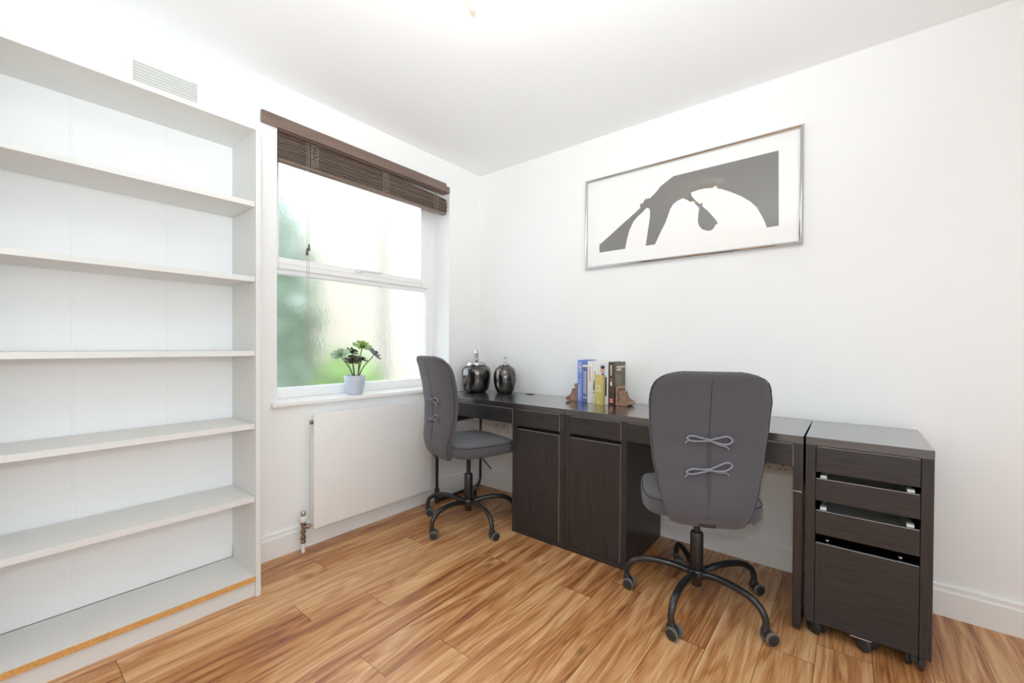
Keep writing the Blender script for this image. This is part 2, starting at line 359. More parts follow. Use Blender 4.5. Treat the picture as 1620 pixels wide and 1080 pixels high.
# ------------------------------------------------------------------ blind
def build_blind():
    t = thing('venetian_blind', 'dark brown wooden blind bunched at the top of the window with hanging pull cords', 'blind', (0.0, -0.92, 2.18))
    S = t.location
    v = boxes((.004, .022, -1.588, -.372, 2.181, 2.240), bev=.002)
    box(v, -.045, .004, -1.50, -.345, 2.176, 2.188)
    link('valance', v, 'valance', t, True, S)
    e = boxes((.004, .020, -.370, -.338, 2.180, 2.222), bev=.002); link('valance_end', e, 'valance', t, True, S)
    e = boxes((.002, .016, -.370, -.340, 2.2225, 2.232), bev=.001); link('bracket', e, 'socket', t, True, S)
    sl = bmesh.new(); n = 24; random.seed(3)
    for i in range(n):
        f = i / (n - 1); segs = 14; top = []; r = random.uniform(-.004, .004); dz = random.uniform(-.0012, .0012)
        ys = [-1.496 + (1.496 - .332 + r) * k / segs for k in range(segs + 1)]
        A = []
        for k, y in enumerate(ys):
            s = k / segs; zt = 2.177 - .034 * max(0, (s - .45) / .55) ** 1.3; zb = 2.046
            z = zt + (zb - zt) * f + dz + .0015 * math.sin(7 * s + i)
            x = -.012 - .010 * abs(f - .45) + r
            end = .006 if k in (0, segs) else 0
            A.append([(x - .032 + end, y, z - .001), (x - end, y, z - .001), (x - end, y, z + .0016), (x - .032 + end, y, z + .0016)])
        loft(sl, [[Vector(p) for p in q] for q in A])
    link('slats', sl, 'slat', t, False, S)
    br = bmesh.new(); box(br, -.046, -.008, -1.497, -.345, 2.030, 2.043, bev=.003); link('bottom_rail', br, 'valance', t, True, S)
    for y in (-1.31, -.86, -.445):
        l = bmesh.new(); random.seed(int(y * 100))
        for dy in (-.018, .018):
            tube(l, [(-.005, y + dy, 2.178), (-.0045, y + dy, 2.10), (-.006, y + dy, 2.03)], .0010, 6)
            for q in range(9):
                z = 2.17 - .014 * q; tube(l, smooth_path([(-.006, y + dy, z), (-.002, y + random.uniform(-.02, .02), z - .01), (-.005, y + random.uniform(-.02, .02), z - .018)], 3), .0008, 5)
        link('ladder_cord', l, 'cord', t, True, S)
    for dy, zb in ((-.004, 1.60), (.006, 1.625)):
        c = bmesh.new(); tube(c, [(-.004, -1.352 + dy, 2.17), (.002, -1.352 + dy, 2.0), (.002, -1.352 + dy, zb)], .0011, 6)
        pc = link('pull_cord', c, 'cord', t, True, S)
        c = bmesh.new(); lathe(c, [(.002, .036), (.0045, .033), (.005, .02), (.0075, .004), (.0070, 0)], (.002, -1.352 + dy, zb - .034), 12)
        link('tassel', c, 'tassel', pc, True, S)
    c = bmesh.new(); tube(c, smooth_path([(.002, -1.356, 1.566), (.002, -1.357, 1.3), (.002, -1.356, 1.04), (.002, -1.350, 1.012), (.002, -1.344, 1.045), (.002, -1.344, 1.3), (.002, -1.346, 1.59)]), .0010, 6)
    link('cord_loop', c, 'cord', t, True, S)
build_blind()

# ------------------------------------------------------------------ outside
o = struct('ground', boxes((-9, -T, -8, 6, -0.4, -0.3)), 'paving')
t = thing('neighbouring_house', 'pale cream rendered house wall blurred behind the frosted window', 'house', (-3.4, 2.8, -0.3))
link('rendered_wall', boxes((-3.6, -3.2, 0.35, 5.0, -.3, 3.3)), 'render', t, False, t.location)
c = bmesh.new(); cyl(c, (-2.6, .92, -.3), (-2.6, .92, 3.4), .055, 16); dp = link('drain_pipe', c, 'pipe', t, True, t.location)
c = boxes((-2.66, -2.54, .845, .995, 1.93, 1.96)); box(c, -3.2, -2.6, .90, .94, 1.93, 1.95); link('pipe_bracket', c, 'pipe', dp, False, t.location)
def bush(name, label, c, r, m, n, seed):
    random.seed(seed); bm = bmesh.new()
    for i in range(n):
        a = random.uniform(0, 2 * math.pi); p = random.uniform(-1, 1); rr = random.random() ** .4
        q = Vector((c[0] + r[0] * rr * math.cos(a) * math.sqrt(1 - p * p), c[1] + r[1] * rr * math.sin(a) * math.sqrt(1 - p * p), c[2] + r[2] * rr * p))
        s = random.uniform(.05, .10); R = Matrix.Rotation(random.uniform(0, 6.3), 3, Vector((random.random(), random.random(), random.random())).normalized())
        vs = [bm.verts.new(q + R @ Vector(v) * s) for v in ((-1, 0, 0), (-.3, -.45, .1), (.6, -.35, .1), (1.1, 0, 0), (.6, .35, .1), (-.3, .45, .1))]
        bm.faces.new(vs)
    o = link(name, bm, m); tag(o, label, 'bush'); return o
bush('garden_shrub', 'tall green shrub blurred behind the left of the frosted window', (-2.6, -.42, 1.3), (.45, .42, 1.6), 'bush', 1500, 11)
bush('low_bush', 'low lime green bush behind the lower left frosted pane', (-2.0, .05, .45), (.35, .36, .60), 'bush2', 900, 12)

# ------------------------------------------------------------------ bookcase
def build_bookcase():
    t = thing('bookcase', 'tall pale grey empty bookcase with white back and chipped bottom shelf edge beside the window', 'bookcase', (.16, -2.1, 0))
    S = t.location; B = .0015
    yR0, yR1, yL0, yL1 = -1.717, -1.697, -2.517, -2.497
    for a, b in ((yR0, yR1), (yL0, yL1)):
        s = bmesh.new(); prism(s, [(.020, .14), (.020, 2.02), (.302, 2.02), (.302, 0), (.045, 0), (.045, .14)], 'y', a, b)
        sp = link('side_panel', s, 'grey', t, False, S, bevel=.0012)
        if a == yR0:
            for z in (.34, .58, .66, .90, .98, 1.22, 1.30, 1.54, 1.62):
                h = bmesh.new(); cyl(h, (.245, yR0 + .0002, z), (.245, yR0 - .0006, z), .0026, 8); link('shelf_pin_hole', h, 'gap2', sp, False, S)
    link('top_board', boxes((.022, .300, yL1, yR0, 1.998, 2.018), bev=B), 'grey', t, False, S)
    for z in (1.695, 1.375, 1.058, .745, .430):
        link('shelf', boxes((.034, .292, yL1 + .001, yR0 - .001, z - .022, z), bev=B), 'grey', t, False, S)
    link('bottom_shelf', boxes((.034, .297, yL1, yR0, .068, .090)), 'grey', t, False, S)
    e = boxes((.297, .3005, yL1 + .001, yR0 - .001, .0685, .0895))
    link('worn_edge', e, 'chip', t, False, S, label='bare orange chipboard edge')
    link('kick_plate', boxes((.270, .286, yL1, yR0, .0, .067)), 'grey', t, False, S)
    link('back_panel', boxes((.024, .028, yL1, yR0, .0902, 1.9978)), 'backb', t, False, S)
    for y in (-1.957, -2.238):
        link('panel_joint', boxes((.0282, .0305, y - .0045, y + .0045, .092, 1.996), bev=.0014), 'backb', t, False, S)
build_bookcase()

# ------------------------------------------------------------------ wall vent
t = thing('wall_vent', 'white slatted air vent high on the wall above the bookcase', 'vent', (0.0, -1.955, 2.19)); S = t.location
v = frame_boxes(bmesh.new(), .0004, .012, -2.080, -1.830, 2.125, 2.252, .017, .017, .015, .016, .0015)
link('frame', v, 'socket', t, True, S)
v = bmesh.new()
for k in range(8):
    z = 2.146 + k * .0122; prism(v, [(.002, z + .007), (.010, z), (.011, z + .002), (.003, z + .009)], 'y', -2.064, -1.846)
link('louvres', v, 'socket', t, False, S); link('backing', boxes((.0002, .0015, -2.064, -1.846, 2.138, 2.238)), 'gap2', t, False, S)

# ------------------------------------------------------------------ radiator
def build_radiator():
    t = thing('radiator', 'flat white panel radiator on the wall under the window', 'radiator', (.06, -.97, .115)); S = t.location
    y0, y1, z0, z1 = -1.365, -.572, .117, .720
    link('front_panel', boxes((.090, .100, y0, y1, z0, z1), bev=.004), 'rad', t, True, S)
    link('rear_panel', boxes((.040, .050, y0 + .012, y1 - .012, z0 + .01, z1 - .01), bev=.004), 'rad', t, True, S)
    link('convector_fins', boxes((.050, .090, y0 + .022, y1 - .022, z0 + .04, z1 - .012)), 'rad', t, True, S)
    for y in (y0 + .008, y1 - .008):
        c = bmesh.new(); cyl(c, (.07, y, z1 - .045), (.07, y + (-.014 if y < -1 else .014), z1 - .045), .011, 16, bev=.002); link('end_plug', c, 'brass', t, True, S)
    for y in (-1.2, -.76): link('hanging_bracket', boxes((.001, .040, y, y + .03, .3, .6)), 'rad', t, True, S)
    v = thing('radiator_valve', 'nickel radiator valve with white body rising from the floor beside the radiator', 'valve', (.062, -1.403, 0)); S2 = v.location; x, y = .062, -1.403
    c = bmesh.new(); lathe(c, [(.009, 0), (.009, .05)], (x, y, 0), 16); link('pipe_sleeve', c, 'socket', v, True, S2)
    c = bmesh.new(); lathe(c, [(.009, .048), (.012, .05), (.013, .058), (.010, .062), (.010, .070), (.014, .072), (.014, .082), (.009, .086), (.008, .098), (.013, .101), (.013, .112), (.009, .116), (.009, .135), (.012, .138), (.012, .150), (.014, .152), (.014, .157)], (x, y, 0), 12)
    link('valve_body', c, 'brass', v, True, S2)
    c = bmesh.new(); cyl(c, (x, y, .130), (x + .006, y + .035, .132), .009, 12); cyl(c, (x + .003, y + .016, .131), (x + .005, y + .026, .1315), .014, 8); link('side_outlet', c, 'brass', v, True, S2)
    c = bmesh.new(); lathe(c, [(.013, .158), (.016, .162), (.016, .186), (.013, .190)], (x, y, 0), 20); link('valve_collar', c, 'socket', v, True, S2)
    c = bmesh.new(); lathe(c, [(.011, .190), (.012, .193), (.012, .212), (.009, .216)], (x, y, 0), 20); link('valve_cap', c, 'chrome', v, True, S2)
build_radiator()

# ------------------------------------------------------------------ desks
YFR, YBK = -.510, -.032
M['band'] = mat('pale_worn_edge_highlight', (168, 162, 160), 0.4, noise=0.1, nscale=60)  # edge wear plus the bevel highlight, put into the strip colour
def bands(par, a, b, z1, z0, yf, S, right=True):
    link('top_edge', boxes((a + .001, b - .001, yf - .0012, yf + .004, z1 - .0002, z1 + .0010)), 'band', par, False, S, label='pale worn top edge with painted highlight')
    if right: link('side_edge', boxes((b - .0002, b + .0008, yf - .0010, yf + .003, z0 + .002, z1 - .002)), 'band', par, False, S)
def build_desk(x0, x1, left):
    """left=True: cabinet on the right end, open steel leg on the left"""
    xm = (x0 + x1) / 2
    lab = ('black-brown wooden desk nearest the window, carrying the two metallic jars' if left else 'black-brown wooden desk behind the nearer chair, carrying the row of books')
    t = thing('desk', lab, 'desk', (xm, -.27, 0), 0, 'pair of black-brown desks along the wall'); S = t.location
    P = .031
    mx = (lambda a, b: (a, b)) if left else (lambda a, b: (x0 + x1 - b, x0 + x1 - a))
    def bx(xa, xb, *r): a, b = mx(xa, xb); return (a, b) + r
    if left: c0, c1 = x1 - .353, x1
    else: c0, c1 = x1 - .350, x1
    top = boxes(bx(x0, x1, YFR, YBK, .720, .750), bev=.0012)
    link('desktop', top, 'top', t, False, S)
    for a, b in ((c0, c0 + P), (c1 - P + .0005, c1)):
        link('side_panel', boxes(bx(a, b, YFR, YBK, .0, .7195), bev=.001), 'wv', t, False, S)
    link('plinth', boxes(bx(c0 + P, c1 - P, YFR + .001, YBK, 0, .026), bev=.001), 'wh', t, False, S)
    link('cabinet_back', boxes(bx(c0 + P, c1 - P, YBK - .012, YBK - .002, .026, .7195)), 'gap', t, False, S)
    link('cabinet_divider', boxes(bx(c0 + P, c1 - P, YFR + .03, YBK - .012, .600, .612)), 'gap', t, False, S)
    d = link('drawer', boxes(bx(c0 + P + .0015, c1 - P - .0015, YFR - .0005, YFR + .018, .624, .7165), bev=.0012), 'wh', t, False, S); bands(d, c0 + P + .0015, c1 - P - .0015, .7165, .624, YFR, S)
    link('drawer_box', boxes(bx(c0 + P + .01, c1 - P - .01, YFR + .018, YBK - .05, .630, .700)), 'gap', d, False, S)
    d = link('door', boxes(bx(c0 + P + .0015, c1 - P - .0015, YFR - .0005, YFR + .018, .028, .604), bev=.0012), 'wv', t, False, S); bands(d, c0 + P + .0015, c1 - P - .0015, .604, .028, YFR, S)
    # open side
    link('end_panel', boxes(bx(x0, x0 + P, YFR, YBK, .540, .7195), bev=.001), 'wv', t, False, S)
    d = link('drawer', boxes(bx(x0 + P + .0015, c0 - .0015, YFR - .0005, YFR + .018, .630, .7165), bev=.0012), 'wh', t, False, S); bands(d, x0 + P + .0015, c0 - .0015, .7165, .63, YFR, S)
    link('drawer_box', boxes(bx(x0 + P + .01, c0 - .01, YFR + .018, YBK - .06, .636, .700)), 'gap', d, False, S)
    link('rear_rail', boxes(bx(x0 + P, c0, YBK - .016, YBK - .002, .60, .7195)), 'wh', t, False, S)
    # steel leg frame
    lg = bmesh.new()
    if left:
        xx = x0 + .017
        pts = smooth_path([(xx, YFR + .02, .54), (xx, YFR + .02, .06), (xx, YFR + .022, .022), (xx, YFR + .05, .014), (xx, YBK - .10, .014), (xx, YBK - .045, .022), (xx, YBK - .022, .06), (xx, YBK - .02, .12), (xx, YBK - .02, .54)], 6)
        tube(lg, pts, .0105, 12)
        leg = link('leg', lg, 'black', t, True, S)
        f = bmesh.new(); cyl(f, (xx, YFR + .02, .0), (xx, YFR + .02, .10), .0165, 14, bev=.003); link('foot', f, 'plastic', leg, True, S)
    else:
        a, b = x1 - .031, x1
        a, b = (x1 - .031, x1)
        lg2 = bmesh.new(); prism(lg2, [(YFR, .539), (YFR, .03), (YFR + .006, .012), (YFR + .03, .002), (YBK - .03, .002), (YBK - .004, .015), (YBK, .03), (YBK, .539), (YBK - .03, .539), (YBK - .03, .045), (YBK - .045, .032), (YFR + .05, .032), (YFR + .032, .05), (YFR + .032, .539)], 'x', a, b)
        link('leg', lg2, 'black', t, False, S, bevel=.004)
        pl = boxes((a + .001, b - .001, YFR - .001, YFR + .03, .5385, .5405)); link('leg_cap', pl, 'metalw', t, False, S, label='pale steel seam at the top of the leg')
    # cable outlet
    if left:
        g = bmesh.new(); lathe(g, [(.030, .7501), (.033, .7515), (.030, .753), (.024, .7525), (.022, .7505)], (.56, -.085, 0), 28); link('cable_outlet', g, 'plastic', t, True, S)
    else:
        g = bmesh.new()
        for z in (.586, .562): cyl(g, (1.4505, YFR + .105, z), (1.4525, YFR + .105, z), .003, 10)
        link('screw_head', g, 'chrome', t, True, S)
build_desk(.050, 1.0995, True)
def build_right():
    # mirror: cabinet at the left, leg at the right
    global YFR
    x0, x1 = 1.1015, 2.152
    t = thing('desk', 'black-brown wooden desk behind the nearer chair, carrying the row of books', 'desk', ((x0 + x1) / 2, -.27, 0), 0, 'pair of black-brown desks along the wall'); S = t.location
    P = .031; c0, c1 = x0, x0 + .349
    link('desktop', boxes((x0, x1, YFR, YBK, .720, .750), bev=.0012), 'top', t, False, S)
    for a, b in ((c0, c0 + P), (c1 - P, c1)): link('side_panel', boxes((a, b, YFR, YBK, 0, .7195), bev=.001), 'wv', t, False, S)
    link('plinth', boxes((c0 + P, c1 - P, YFR + .001, YBK, 0, .026), bev=.001), 'wh', t, False, S)
    link('cabinet_back', boxes((c0 + P, c1 - P, YBK - .012, YBK - .002, .026, .7195)), 'gap', t, False, S)
    link('cabinet_divider', boxes((c0 + P, c1 - P, YFR + .03, YBK - .012, .600, .612)), 'gap', t, False, S)
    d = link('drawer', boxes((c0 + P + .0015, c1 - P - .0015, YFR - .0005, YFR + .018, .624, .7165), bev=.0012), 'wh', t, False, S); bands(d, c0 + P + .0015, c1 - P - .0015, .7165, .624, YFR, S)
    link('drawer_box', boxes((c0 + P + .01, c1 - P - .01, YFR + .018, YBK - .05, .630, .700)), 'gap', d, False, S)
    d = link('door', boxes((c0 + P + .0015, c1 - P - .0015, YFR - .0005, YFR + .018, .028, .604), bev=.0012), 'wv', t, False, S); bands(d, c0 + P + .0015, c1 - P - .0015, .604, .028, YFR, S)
    link('end_panel', boxes((x1 - P, x1, YFR, YBK, .540, .7195), bev=.001), 'wv', t, False, S)
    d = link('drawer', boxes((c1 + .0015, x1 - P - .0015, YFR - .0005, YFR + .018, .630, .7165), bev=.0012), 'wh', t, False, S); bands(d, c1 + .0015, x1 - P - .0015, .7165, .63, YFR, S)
    link('drawer_box', boxes((c1 + .01, x1 - P - .01, YFR + .018, YBK - .06, .636, .700)), 'gap', d, False, S)
    link('rear_rail', boxes((c1, x1 - P, YBK - .016, YBK - .002, .60, .7195)), 'wh', t, False, S)
    a, b = x1 - .030, x1 - .001
    lg = bmesh.new(); prism(lg, [(YFR, .538), (YFR, .03), (YFR + .006, .012), (YFR + .03, .001), (YBK - .03, .001), (YBK - .004, .015), (YBK, .03), (YBK, .538), (YBK - .03, .538), (YBK - .03, .045), (YBK - .045, .032), (YFR + .05, .032), (YFR + .032, .05), (YFR + .032, .538)], 'x', a, b)
    link('leg', lg, 'black', t, False, S, bevel=.004)
    link('leg_cap', boxes((a + .001, b - .001, YFR - .001, YFR + .03, .5382, .5400)), 'metalw', t, False, S, label='pale steel seam at the top of the leg')
    for z in (.586, .566):
        g = bmesh.new(); cyl(g, (1.4502, YFR + .11, z), (1.4525, YFR + .11, z), .003, 10); link('screw_head', g, 'chrome', t, True, S, label='small chrome screw head')
build_right()

# ------------------------------------------------------------------ drawer unit on castors
def build_unit():
    x0, x1, yf, yb = 2.1585, 2.508, -.497, -.040; P = .0315
    t = thing('drawer_unit', 'black-brown drawer unit on castors at the right end of the desks', 'drawer unit', ((x0 + x1) / 2, -.27, 0)); S = t.location
    link('top', boxes((x0, x1, yf - .002, yb, .7195, .750), bev=.0012), 'top', t, False, S)
    for a, b in ((x0, x0 + P), (x1 - P, x1)): link('side_panel', boxes((a + .0003, b - .0003, yf, yb, .052, .719), bev=.001), 'wv', t, False, S)
    link('back_panel', boxes((x0 + P, x1 - P, yb - .01, yb - .002, .052, .719)), 'gap', t, False, S)
    link('bottom_panel', boxes((x0 + P, x1 - P, yf + .02, yb - .01, .054, .066)), 'gap', t, False, S)
    a, b = x0 + P + .0015, x1 - P - .0015
    for z0, z1 in ((.622, .7155), (.515, .5965), (.390, .4775)):
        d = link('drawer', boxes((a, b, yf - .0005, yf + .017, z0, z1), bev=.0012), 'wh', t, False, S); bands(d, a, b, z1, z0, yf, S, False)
        tr = boxes((a + .012, a + .022, yf + .046, yb - .03, z0 + .002, z1 - .003), (b - .022, b - .012, yf + .046, yb - .03, z0 + .002, z1 - .003), (a + .022, b - .022, yb - .045, yb - .035, z0 + .002, z1 - .003), (a + .022, b - .022, yf + .03, yb - .045, z0 + .002, z0 + .006))
        link('drawer_tray', tr, 'metalw', d, False, S)
        for xa in (a + .012, b - .032): link('front_bracket', boxes((xa, xa + .020, yf + .0172, yf + .045, z1 - .012, z1 + .009), bev=.002), 'socket', d, True, S)
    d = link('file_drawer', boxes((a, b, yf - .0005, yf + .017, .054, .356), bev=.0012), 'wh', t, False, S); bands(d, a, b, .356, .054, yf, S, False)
    for xa in (a + .035, b - .045):
        br = bmesh.new(); cyl(br, (xa, yf + .030, .356), (xa, yf + .030, .366), .008, 14, bev=.002); link('rail_knob', br, 'chrome', d, True, S)
    link('pull_strip', boxes((a + .105, a + .165, yf - .004, yf + .01, .0505, .0538)), 'chrome', d, False, S, label='short bright metal strip under the file drawer')
    for (cx, cy, ang) in ((x0 + .040, yf + .036, -.55), (x0 + .185, yf + .030, -.55), (x1 - .036, yf + .034, 1.25), (x0 + .045, yb - .05, .8), (x1 - .045, yb - .05, 1.9)):
        R = Matrix.Translation((cx, cy, 0)) @ Matrix.Rotation(ang, 4, 'Z')
        c = bmesh.new()
        for s in (-1, 1):
            lathe(c, [(.006, 0), (.021, .001), (.0245, .004), (.0245, .010), (.021, .013), (.006, .014)], (0, 0, 0), 26)
        bm2 = bmesh.new()
        for s in (-1, 1):
            tmp = bmesh.new(); lathe(tmp, [(.004, 0), (.022, .001), (.0255, .004), (.0255, .010), (.022, .013), (.004, .0135)], (0, 0, 0), 26)
            bmesh.ops.transform(tmp, matrix=Matrix.Translation((0, s * .010, .0256)) @ Matrix.Rotation(-s * math.pi / 2, 4, 'X'), verts=tmp.verts)
            me = bpy.data.meshes.new('tmp'); tmp.to_mesh(me); tmp.free(); bm2.from_mesh(me); bpy.data.meshes.remove(me)
        c.free(); bmesh.ops.transform(bm2, matrix=R, verts=bm2.verts)
        hd = bmesh.new(); prism(hd, [(.018 * math.cos(q), .024 + .026 * math.sin(q)) for q in [i * math.pi / 10 for i in range(11)]], 'y', -.009, .009)
        cyl(hd, (-.004, 0, .045), (-.004, 0, .0535), .012, 16)
        bmesh.ops.transform(hd, matrix=R, verts=hd.verts)
        h = link('castor', hd, 'plastic', t, True, S); link('wheel', bm2, 'plastic', h, True, S)
build_unit()

# ------------------------------------------------------------------ swivel chairs
def interp(tab, z):
    for i in range(len(tab) - 1):
        if tab[i][0] <= z <= tab[i + 1][0]:
            s = (z - tab[i][0]) / (tab[i + 1][0] - tab[i][0]); s = s * s * (3 - 2 * s) * .5 + s * .5
            return tab[i][1] + (tab[i + 1][1] - tab[i][1]) * s
    return tab[-1][1] if z > tab[-1][0] else tab[0][1]
BZ0, BZ1 = .395, .990
WT = [(.395, .110), (.41, .134), (.45, .150), (.50, .165), (.56, .181), (.66, .199), (.78, .210), (.88, .213), (.93, .205), (.96, .186), (.98, .150), (.990, .10)]
YT = [(.395, -.195), (.44, -.218), (.50, -.228), (.60, -.218), (.70, -.215), (.80, -.228), (.90, -.250), (.990, -.282)]
def back_y(x, z):
    w = interp(WT, z); return interp(YT, z) + .035 * (x / .23) ** 2
def make_back():
    bm = bmesh.new(); rings = []; n = 40
    zs = [BZ0 + .000, BZ0 + .004, BZ0 + .012] + [BZ0 + .03 + i * (BZ1 - BZ0 - .05) / 22 for i in range(23)] + [BZ1 - .012, BZ1 - .006, BZ1 - .002, BZ1]
    for z in zs:
        w = interp(WT, z); e = min((z - BZ0) / .014, (BZ1 - z) / .018, 1.0); th = .019 * math.sqrt(max(1 - (1 - e) ** 2, 0.03)) + .003
        r = []
        for k in range(n):
            a = k * 2 * math.pi / n; ca, sa = math.cos(a), math.sin(a)
            x = w * (abs(ca) ** .35) * (1 if ca > 0 else -1); y = th * (abs(sa) ** .6) * (1 if sa > 0 else -1)
            wr = .0016 * math.sin(40 * x + 9 * z) * math.exp(-((z - .45) / .05) ** 2)
            r.append(Vector((x, back_y(x, z) + y + wr, z)))
        rings.append(r)
    return loft(bm, rings)
def make_seat():
    bm = bmesh.new(); rings = []; n = 48
    for s, z in ((.55, .4100), (.90, .4085), (.965, .412), (.995, .420), (1.0, .435), (1.0, .455), (.985, .470), (.955, .477), (.90, .4795), (.7, .478), (.4, .474), (.1, .472)):
        r = []
        for k in range(n):
            a = k * 2 * math.pi / n; ca, sa = math.cos(a), math.sin(a); ex = .52
            x = .226 * s * (abs(ca) ** ex) * (1 if ca > 0 else -1); y = .225 * s * (abs(sa) ** ex) * (1 if sa > 0 else -1) + .02
            zz = z - .020 * max(0, (y - .12) / .12) ** 2 - .012 * (abs(x) / .25) ** 3
            r.append(Vector((x, y, zz)))
        rings.append(r)
    return loft(bm, rings)
def make_chair(label, loc, rz, base_rz, dz, dzb, casts):
    t = thing('swivel_chair', label, 'chair', loc, rz, 'pair of dark grey swivel chairs')
    st_ = link('seat', make_seat(), 'cushion', t, 'all'); st_.location.z = dz
    pp = bmesh.new(); pts = []
    for k in range(48):
        a = k * 2 * math.pi / 48; ca, sa = math.cos(a), math.sin(a); ex = .52
        x = .2225 * (abs(ca) ** ex) * (1 if ca > 0 else -1); y = .2215 * (abs(sa) ** ex) * (1 if sa > 0 else -1) + .02
        pts.append((x, y, .4715 - .020 * max(0, (y - .12) / .12) ** 2 - .012 * (abs(x) / .25) ** 3))
    tube(pp, pts, .0022, 6, closed=True); link('seat_piping', pp, 'seam', st_, 'all')
    b = link('backrest', make_back(), 'cushion', t, 'all'); b.location.z = dzb
    # centre seam (a double line below the ties) and edge seam
    s = bmesh.new(); zs = [BZ0 + .02 + i * .0283 for i in range(20)]
    tube(s, [(0.0, back_y(0, z) - .0215, z) for z in zs], .0016, 6)
    tube(s, [(0.007, back_y(0, z) - .0210, z) for z in zs if z < .76], .0010, 6); tube(s, [(-0.007, back_y(0, z) - .0210, z) for z in zs if z < .76], .0010, 6)
    for sg in (-1, 1):
        tube(s, smooth_path([(sg * (interp(WT, z) - .004), back_y(interp(WT, z), z) - .013, z) for z in [BZ0 + .01 + i * .028 for i in range(21)] + [BZ1 - .003]], 2), .0018, 6)
    link('cover_seam', s, 'seam', b, 'all')
    # two bows
    for z, tilt in ((.735, 0.02), (.625, -.22)):
        w = bmesh.new(); y = back_y(0, z) - .0235
        def pt(dx, dz, dy=0): return (dx, back_y(dx, z) - .0265 - dy, z + dz + dx * (-tilt))
        for sg, q in ((1, .018), (-1, .012)):
            tube(w, smooth_path([pt(0, 0), pt(sg * .03, q * .6, .004), pt(sg * .06, q, .004), pt(sg * .078, q * .2, .003), pt(sg * .06, -q * .6, .003), pt(sg * .03, -q * .5, .002), pt(0, -.003)], 5), .0036, 8)
        tube(w, smooth_path([pt(0, 0), pt(.03, -.014), pt(.056, -.020), pt(.068, -.030)], 4), .0030, 7)
        tube(w, smooth_path([pt(0, 0), pt(-.04, -.008), pt(-.072, -.008), pt(-.082, -.018)], 4), .0030, 7)
        tube(w, [pt(-.010, .002, .001), pt(.010, -.002, .001)], .0058, 8)
        link('tie_bow', w, 'tie', b, 'all')
    # mechanism, lever, column
    m_ = boxes((-.085, .085, -.10, .11, .392, .412), bev=.004); box(m_, -.045, .045, -.05, .06, .372, .393, bev=.004)
    cyl(m_, (0, 0, .36), (0, 0, .376), .024, 20); box(m_, -.03, .03, -.225, -.09, .396, .404, bev=.002); box(m_, -.03, .03, -.228, -.214, .396, .50, bev=.002)
    link('seat_plate', m_, 'plastic', t, True).location.z = dz
    lv = bmesh.new(); tube(lv, smooth_path([(.04, .02, .388), (.12, .02, .378), (.20, .02, .345), (.225, .02, .335)], 4), .0035, 8); link('lever', lv, 'plastic', t, True).location.z = dz
    c = bmesh.new(); cyl(c, (0, 0, .295), (0, 0, .372 + dz), .0135, 20); link('piston', c, 'black', t, True)
    c = bmesh.new(); lathe(c, [(.020, .075), (.0225, .078), (.0225, .13), (.026, .135), (.026, .296), (.023, .302), (.014, .303)], (0, 0, 0), 28); link('column', c, 'black', t, True)
    c = bmesh.new(); lathe(c, [(.028, .108), (.034, .112), (.038, .122), (.038, .138), (.034, .146), (.027, .149)], (0, 0, 0), 30); link('hub', c, 'black', t, True)
    for k in range(5):
        a = base_rz - rz + k * 2 * math.pi / 5; R = Matrix.Rotation(a, 4, 'Z')
        l = bmesh.new(); pts = smooth_path([(.028, 0, .128), (.09, 0, .143), (.16, 0, .148), (.225, 0, .140), (.268, 0, .117), (.287, 0, .085), (.290, 0, .052)], 5)
        tube(l, pts, [.015 - .003 * i / (len(pts) - 1) for i in range(len(pts))], 14); bmesh.ops.transform(l, matrix=R, verts=l.verts)
        lg = link('leg', l, 'black', t, 'all')
        RR = R @ Matrix.Translation((.288, 0, 0)) @ Matrix.Rotation(casts[k] - rz - a, 4, 'Z')
        h = bmesh.new(); prism(h, [(-.012, .030), (-.014, .050), (-.008, .056), (.008, .056), (.016, .048), (.024, .036), (.028, .022), (.022, .016), (.0, .018)], 'y', -.0125, .0125)
        cyl(h, (0, 0, .05), (0, 0, .066), .0135, 14); bmesh.ops.transform(h, matrix=RR, verts=h.verts)
        hd = link('castor', h, 'plastic', lg, True, bevel=.003)
        wl = bmesh.new(); cps = []
        for sg in (-1, 1):
            M4 = RR @ Matrix.Translation((.014, sg * .0115, .0245)) @ Matrix.Rotation(-sg * math.pi / 2, 4, 'X')
            cp = bmesh.new(); cps.append(cp)
            for bmx, prof in ((wl, [(.012, 0), (.0225, .0005), (.0245, .003), (.0245, .010), (.0215, .0125), (.012, .013)]), (cp, [(.003, .0105), (.0185, .0120), (.0205, .0138), (.016, .0155), (.003, .0160)])):
                tmp = bmesh.new(); lathe(tmp, prof, (0, 0, 0), 24); bmesh.ops.transform(tmp, matrix=M4, verts=tmp.verts)
                me = bpy.data.meshes.new('tmp'); tmp.to_mesh(me); tmp.free(); bmx.from_mesh(me); bpy.data.meshes.remove(me)
        link('wheel', wl, 'tyre', hd, True); [link('wheel_cap', cp, 'plastic', hd, True) for cp in cps]
    return t
make_chair('dark grey covered swivel chair nearer the camera, back turned, at the desk with books', (1.785, -.553, 0), 24 * D2R, 195.5 * D2R, .015, .008, (0, -.2, .7, .8, .3))
make_chair('dark grey covered swivel chair seen sideways beside the radiator, at the far desk', (.463, -.586, 0), -16 * D2R, 197.6 * D2R, .045, .035, (.8, .7, 1.25, .8, .6))

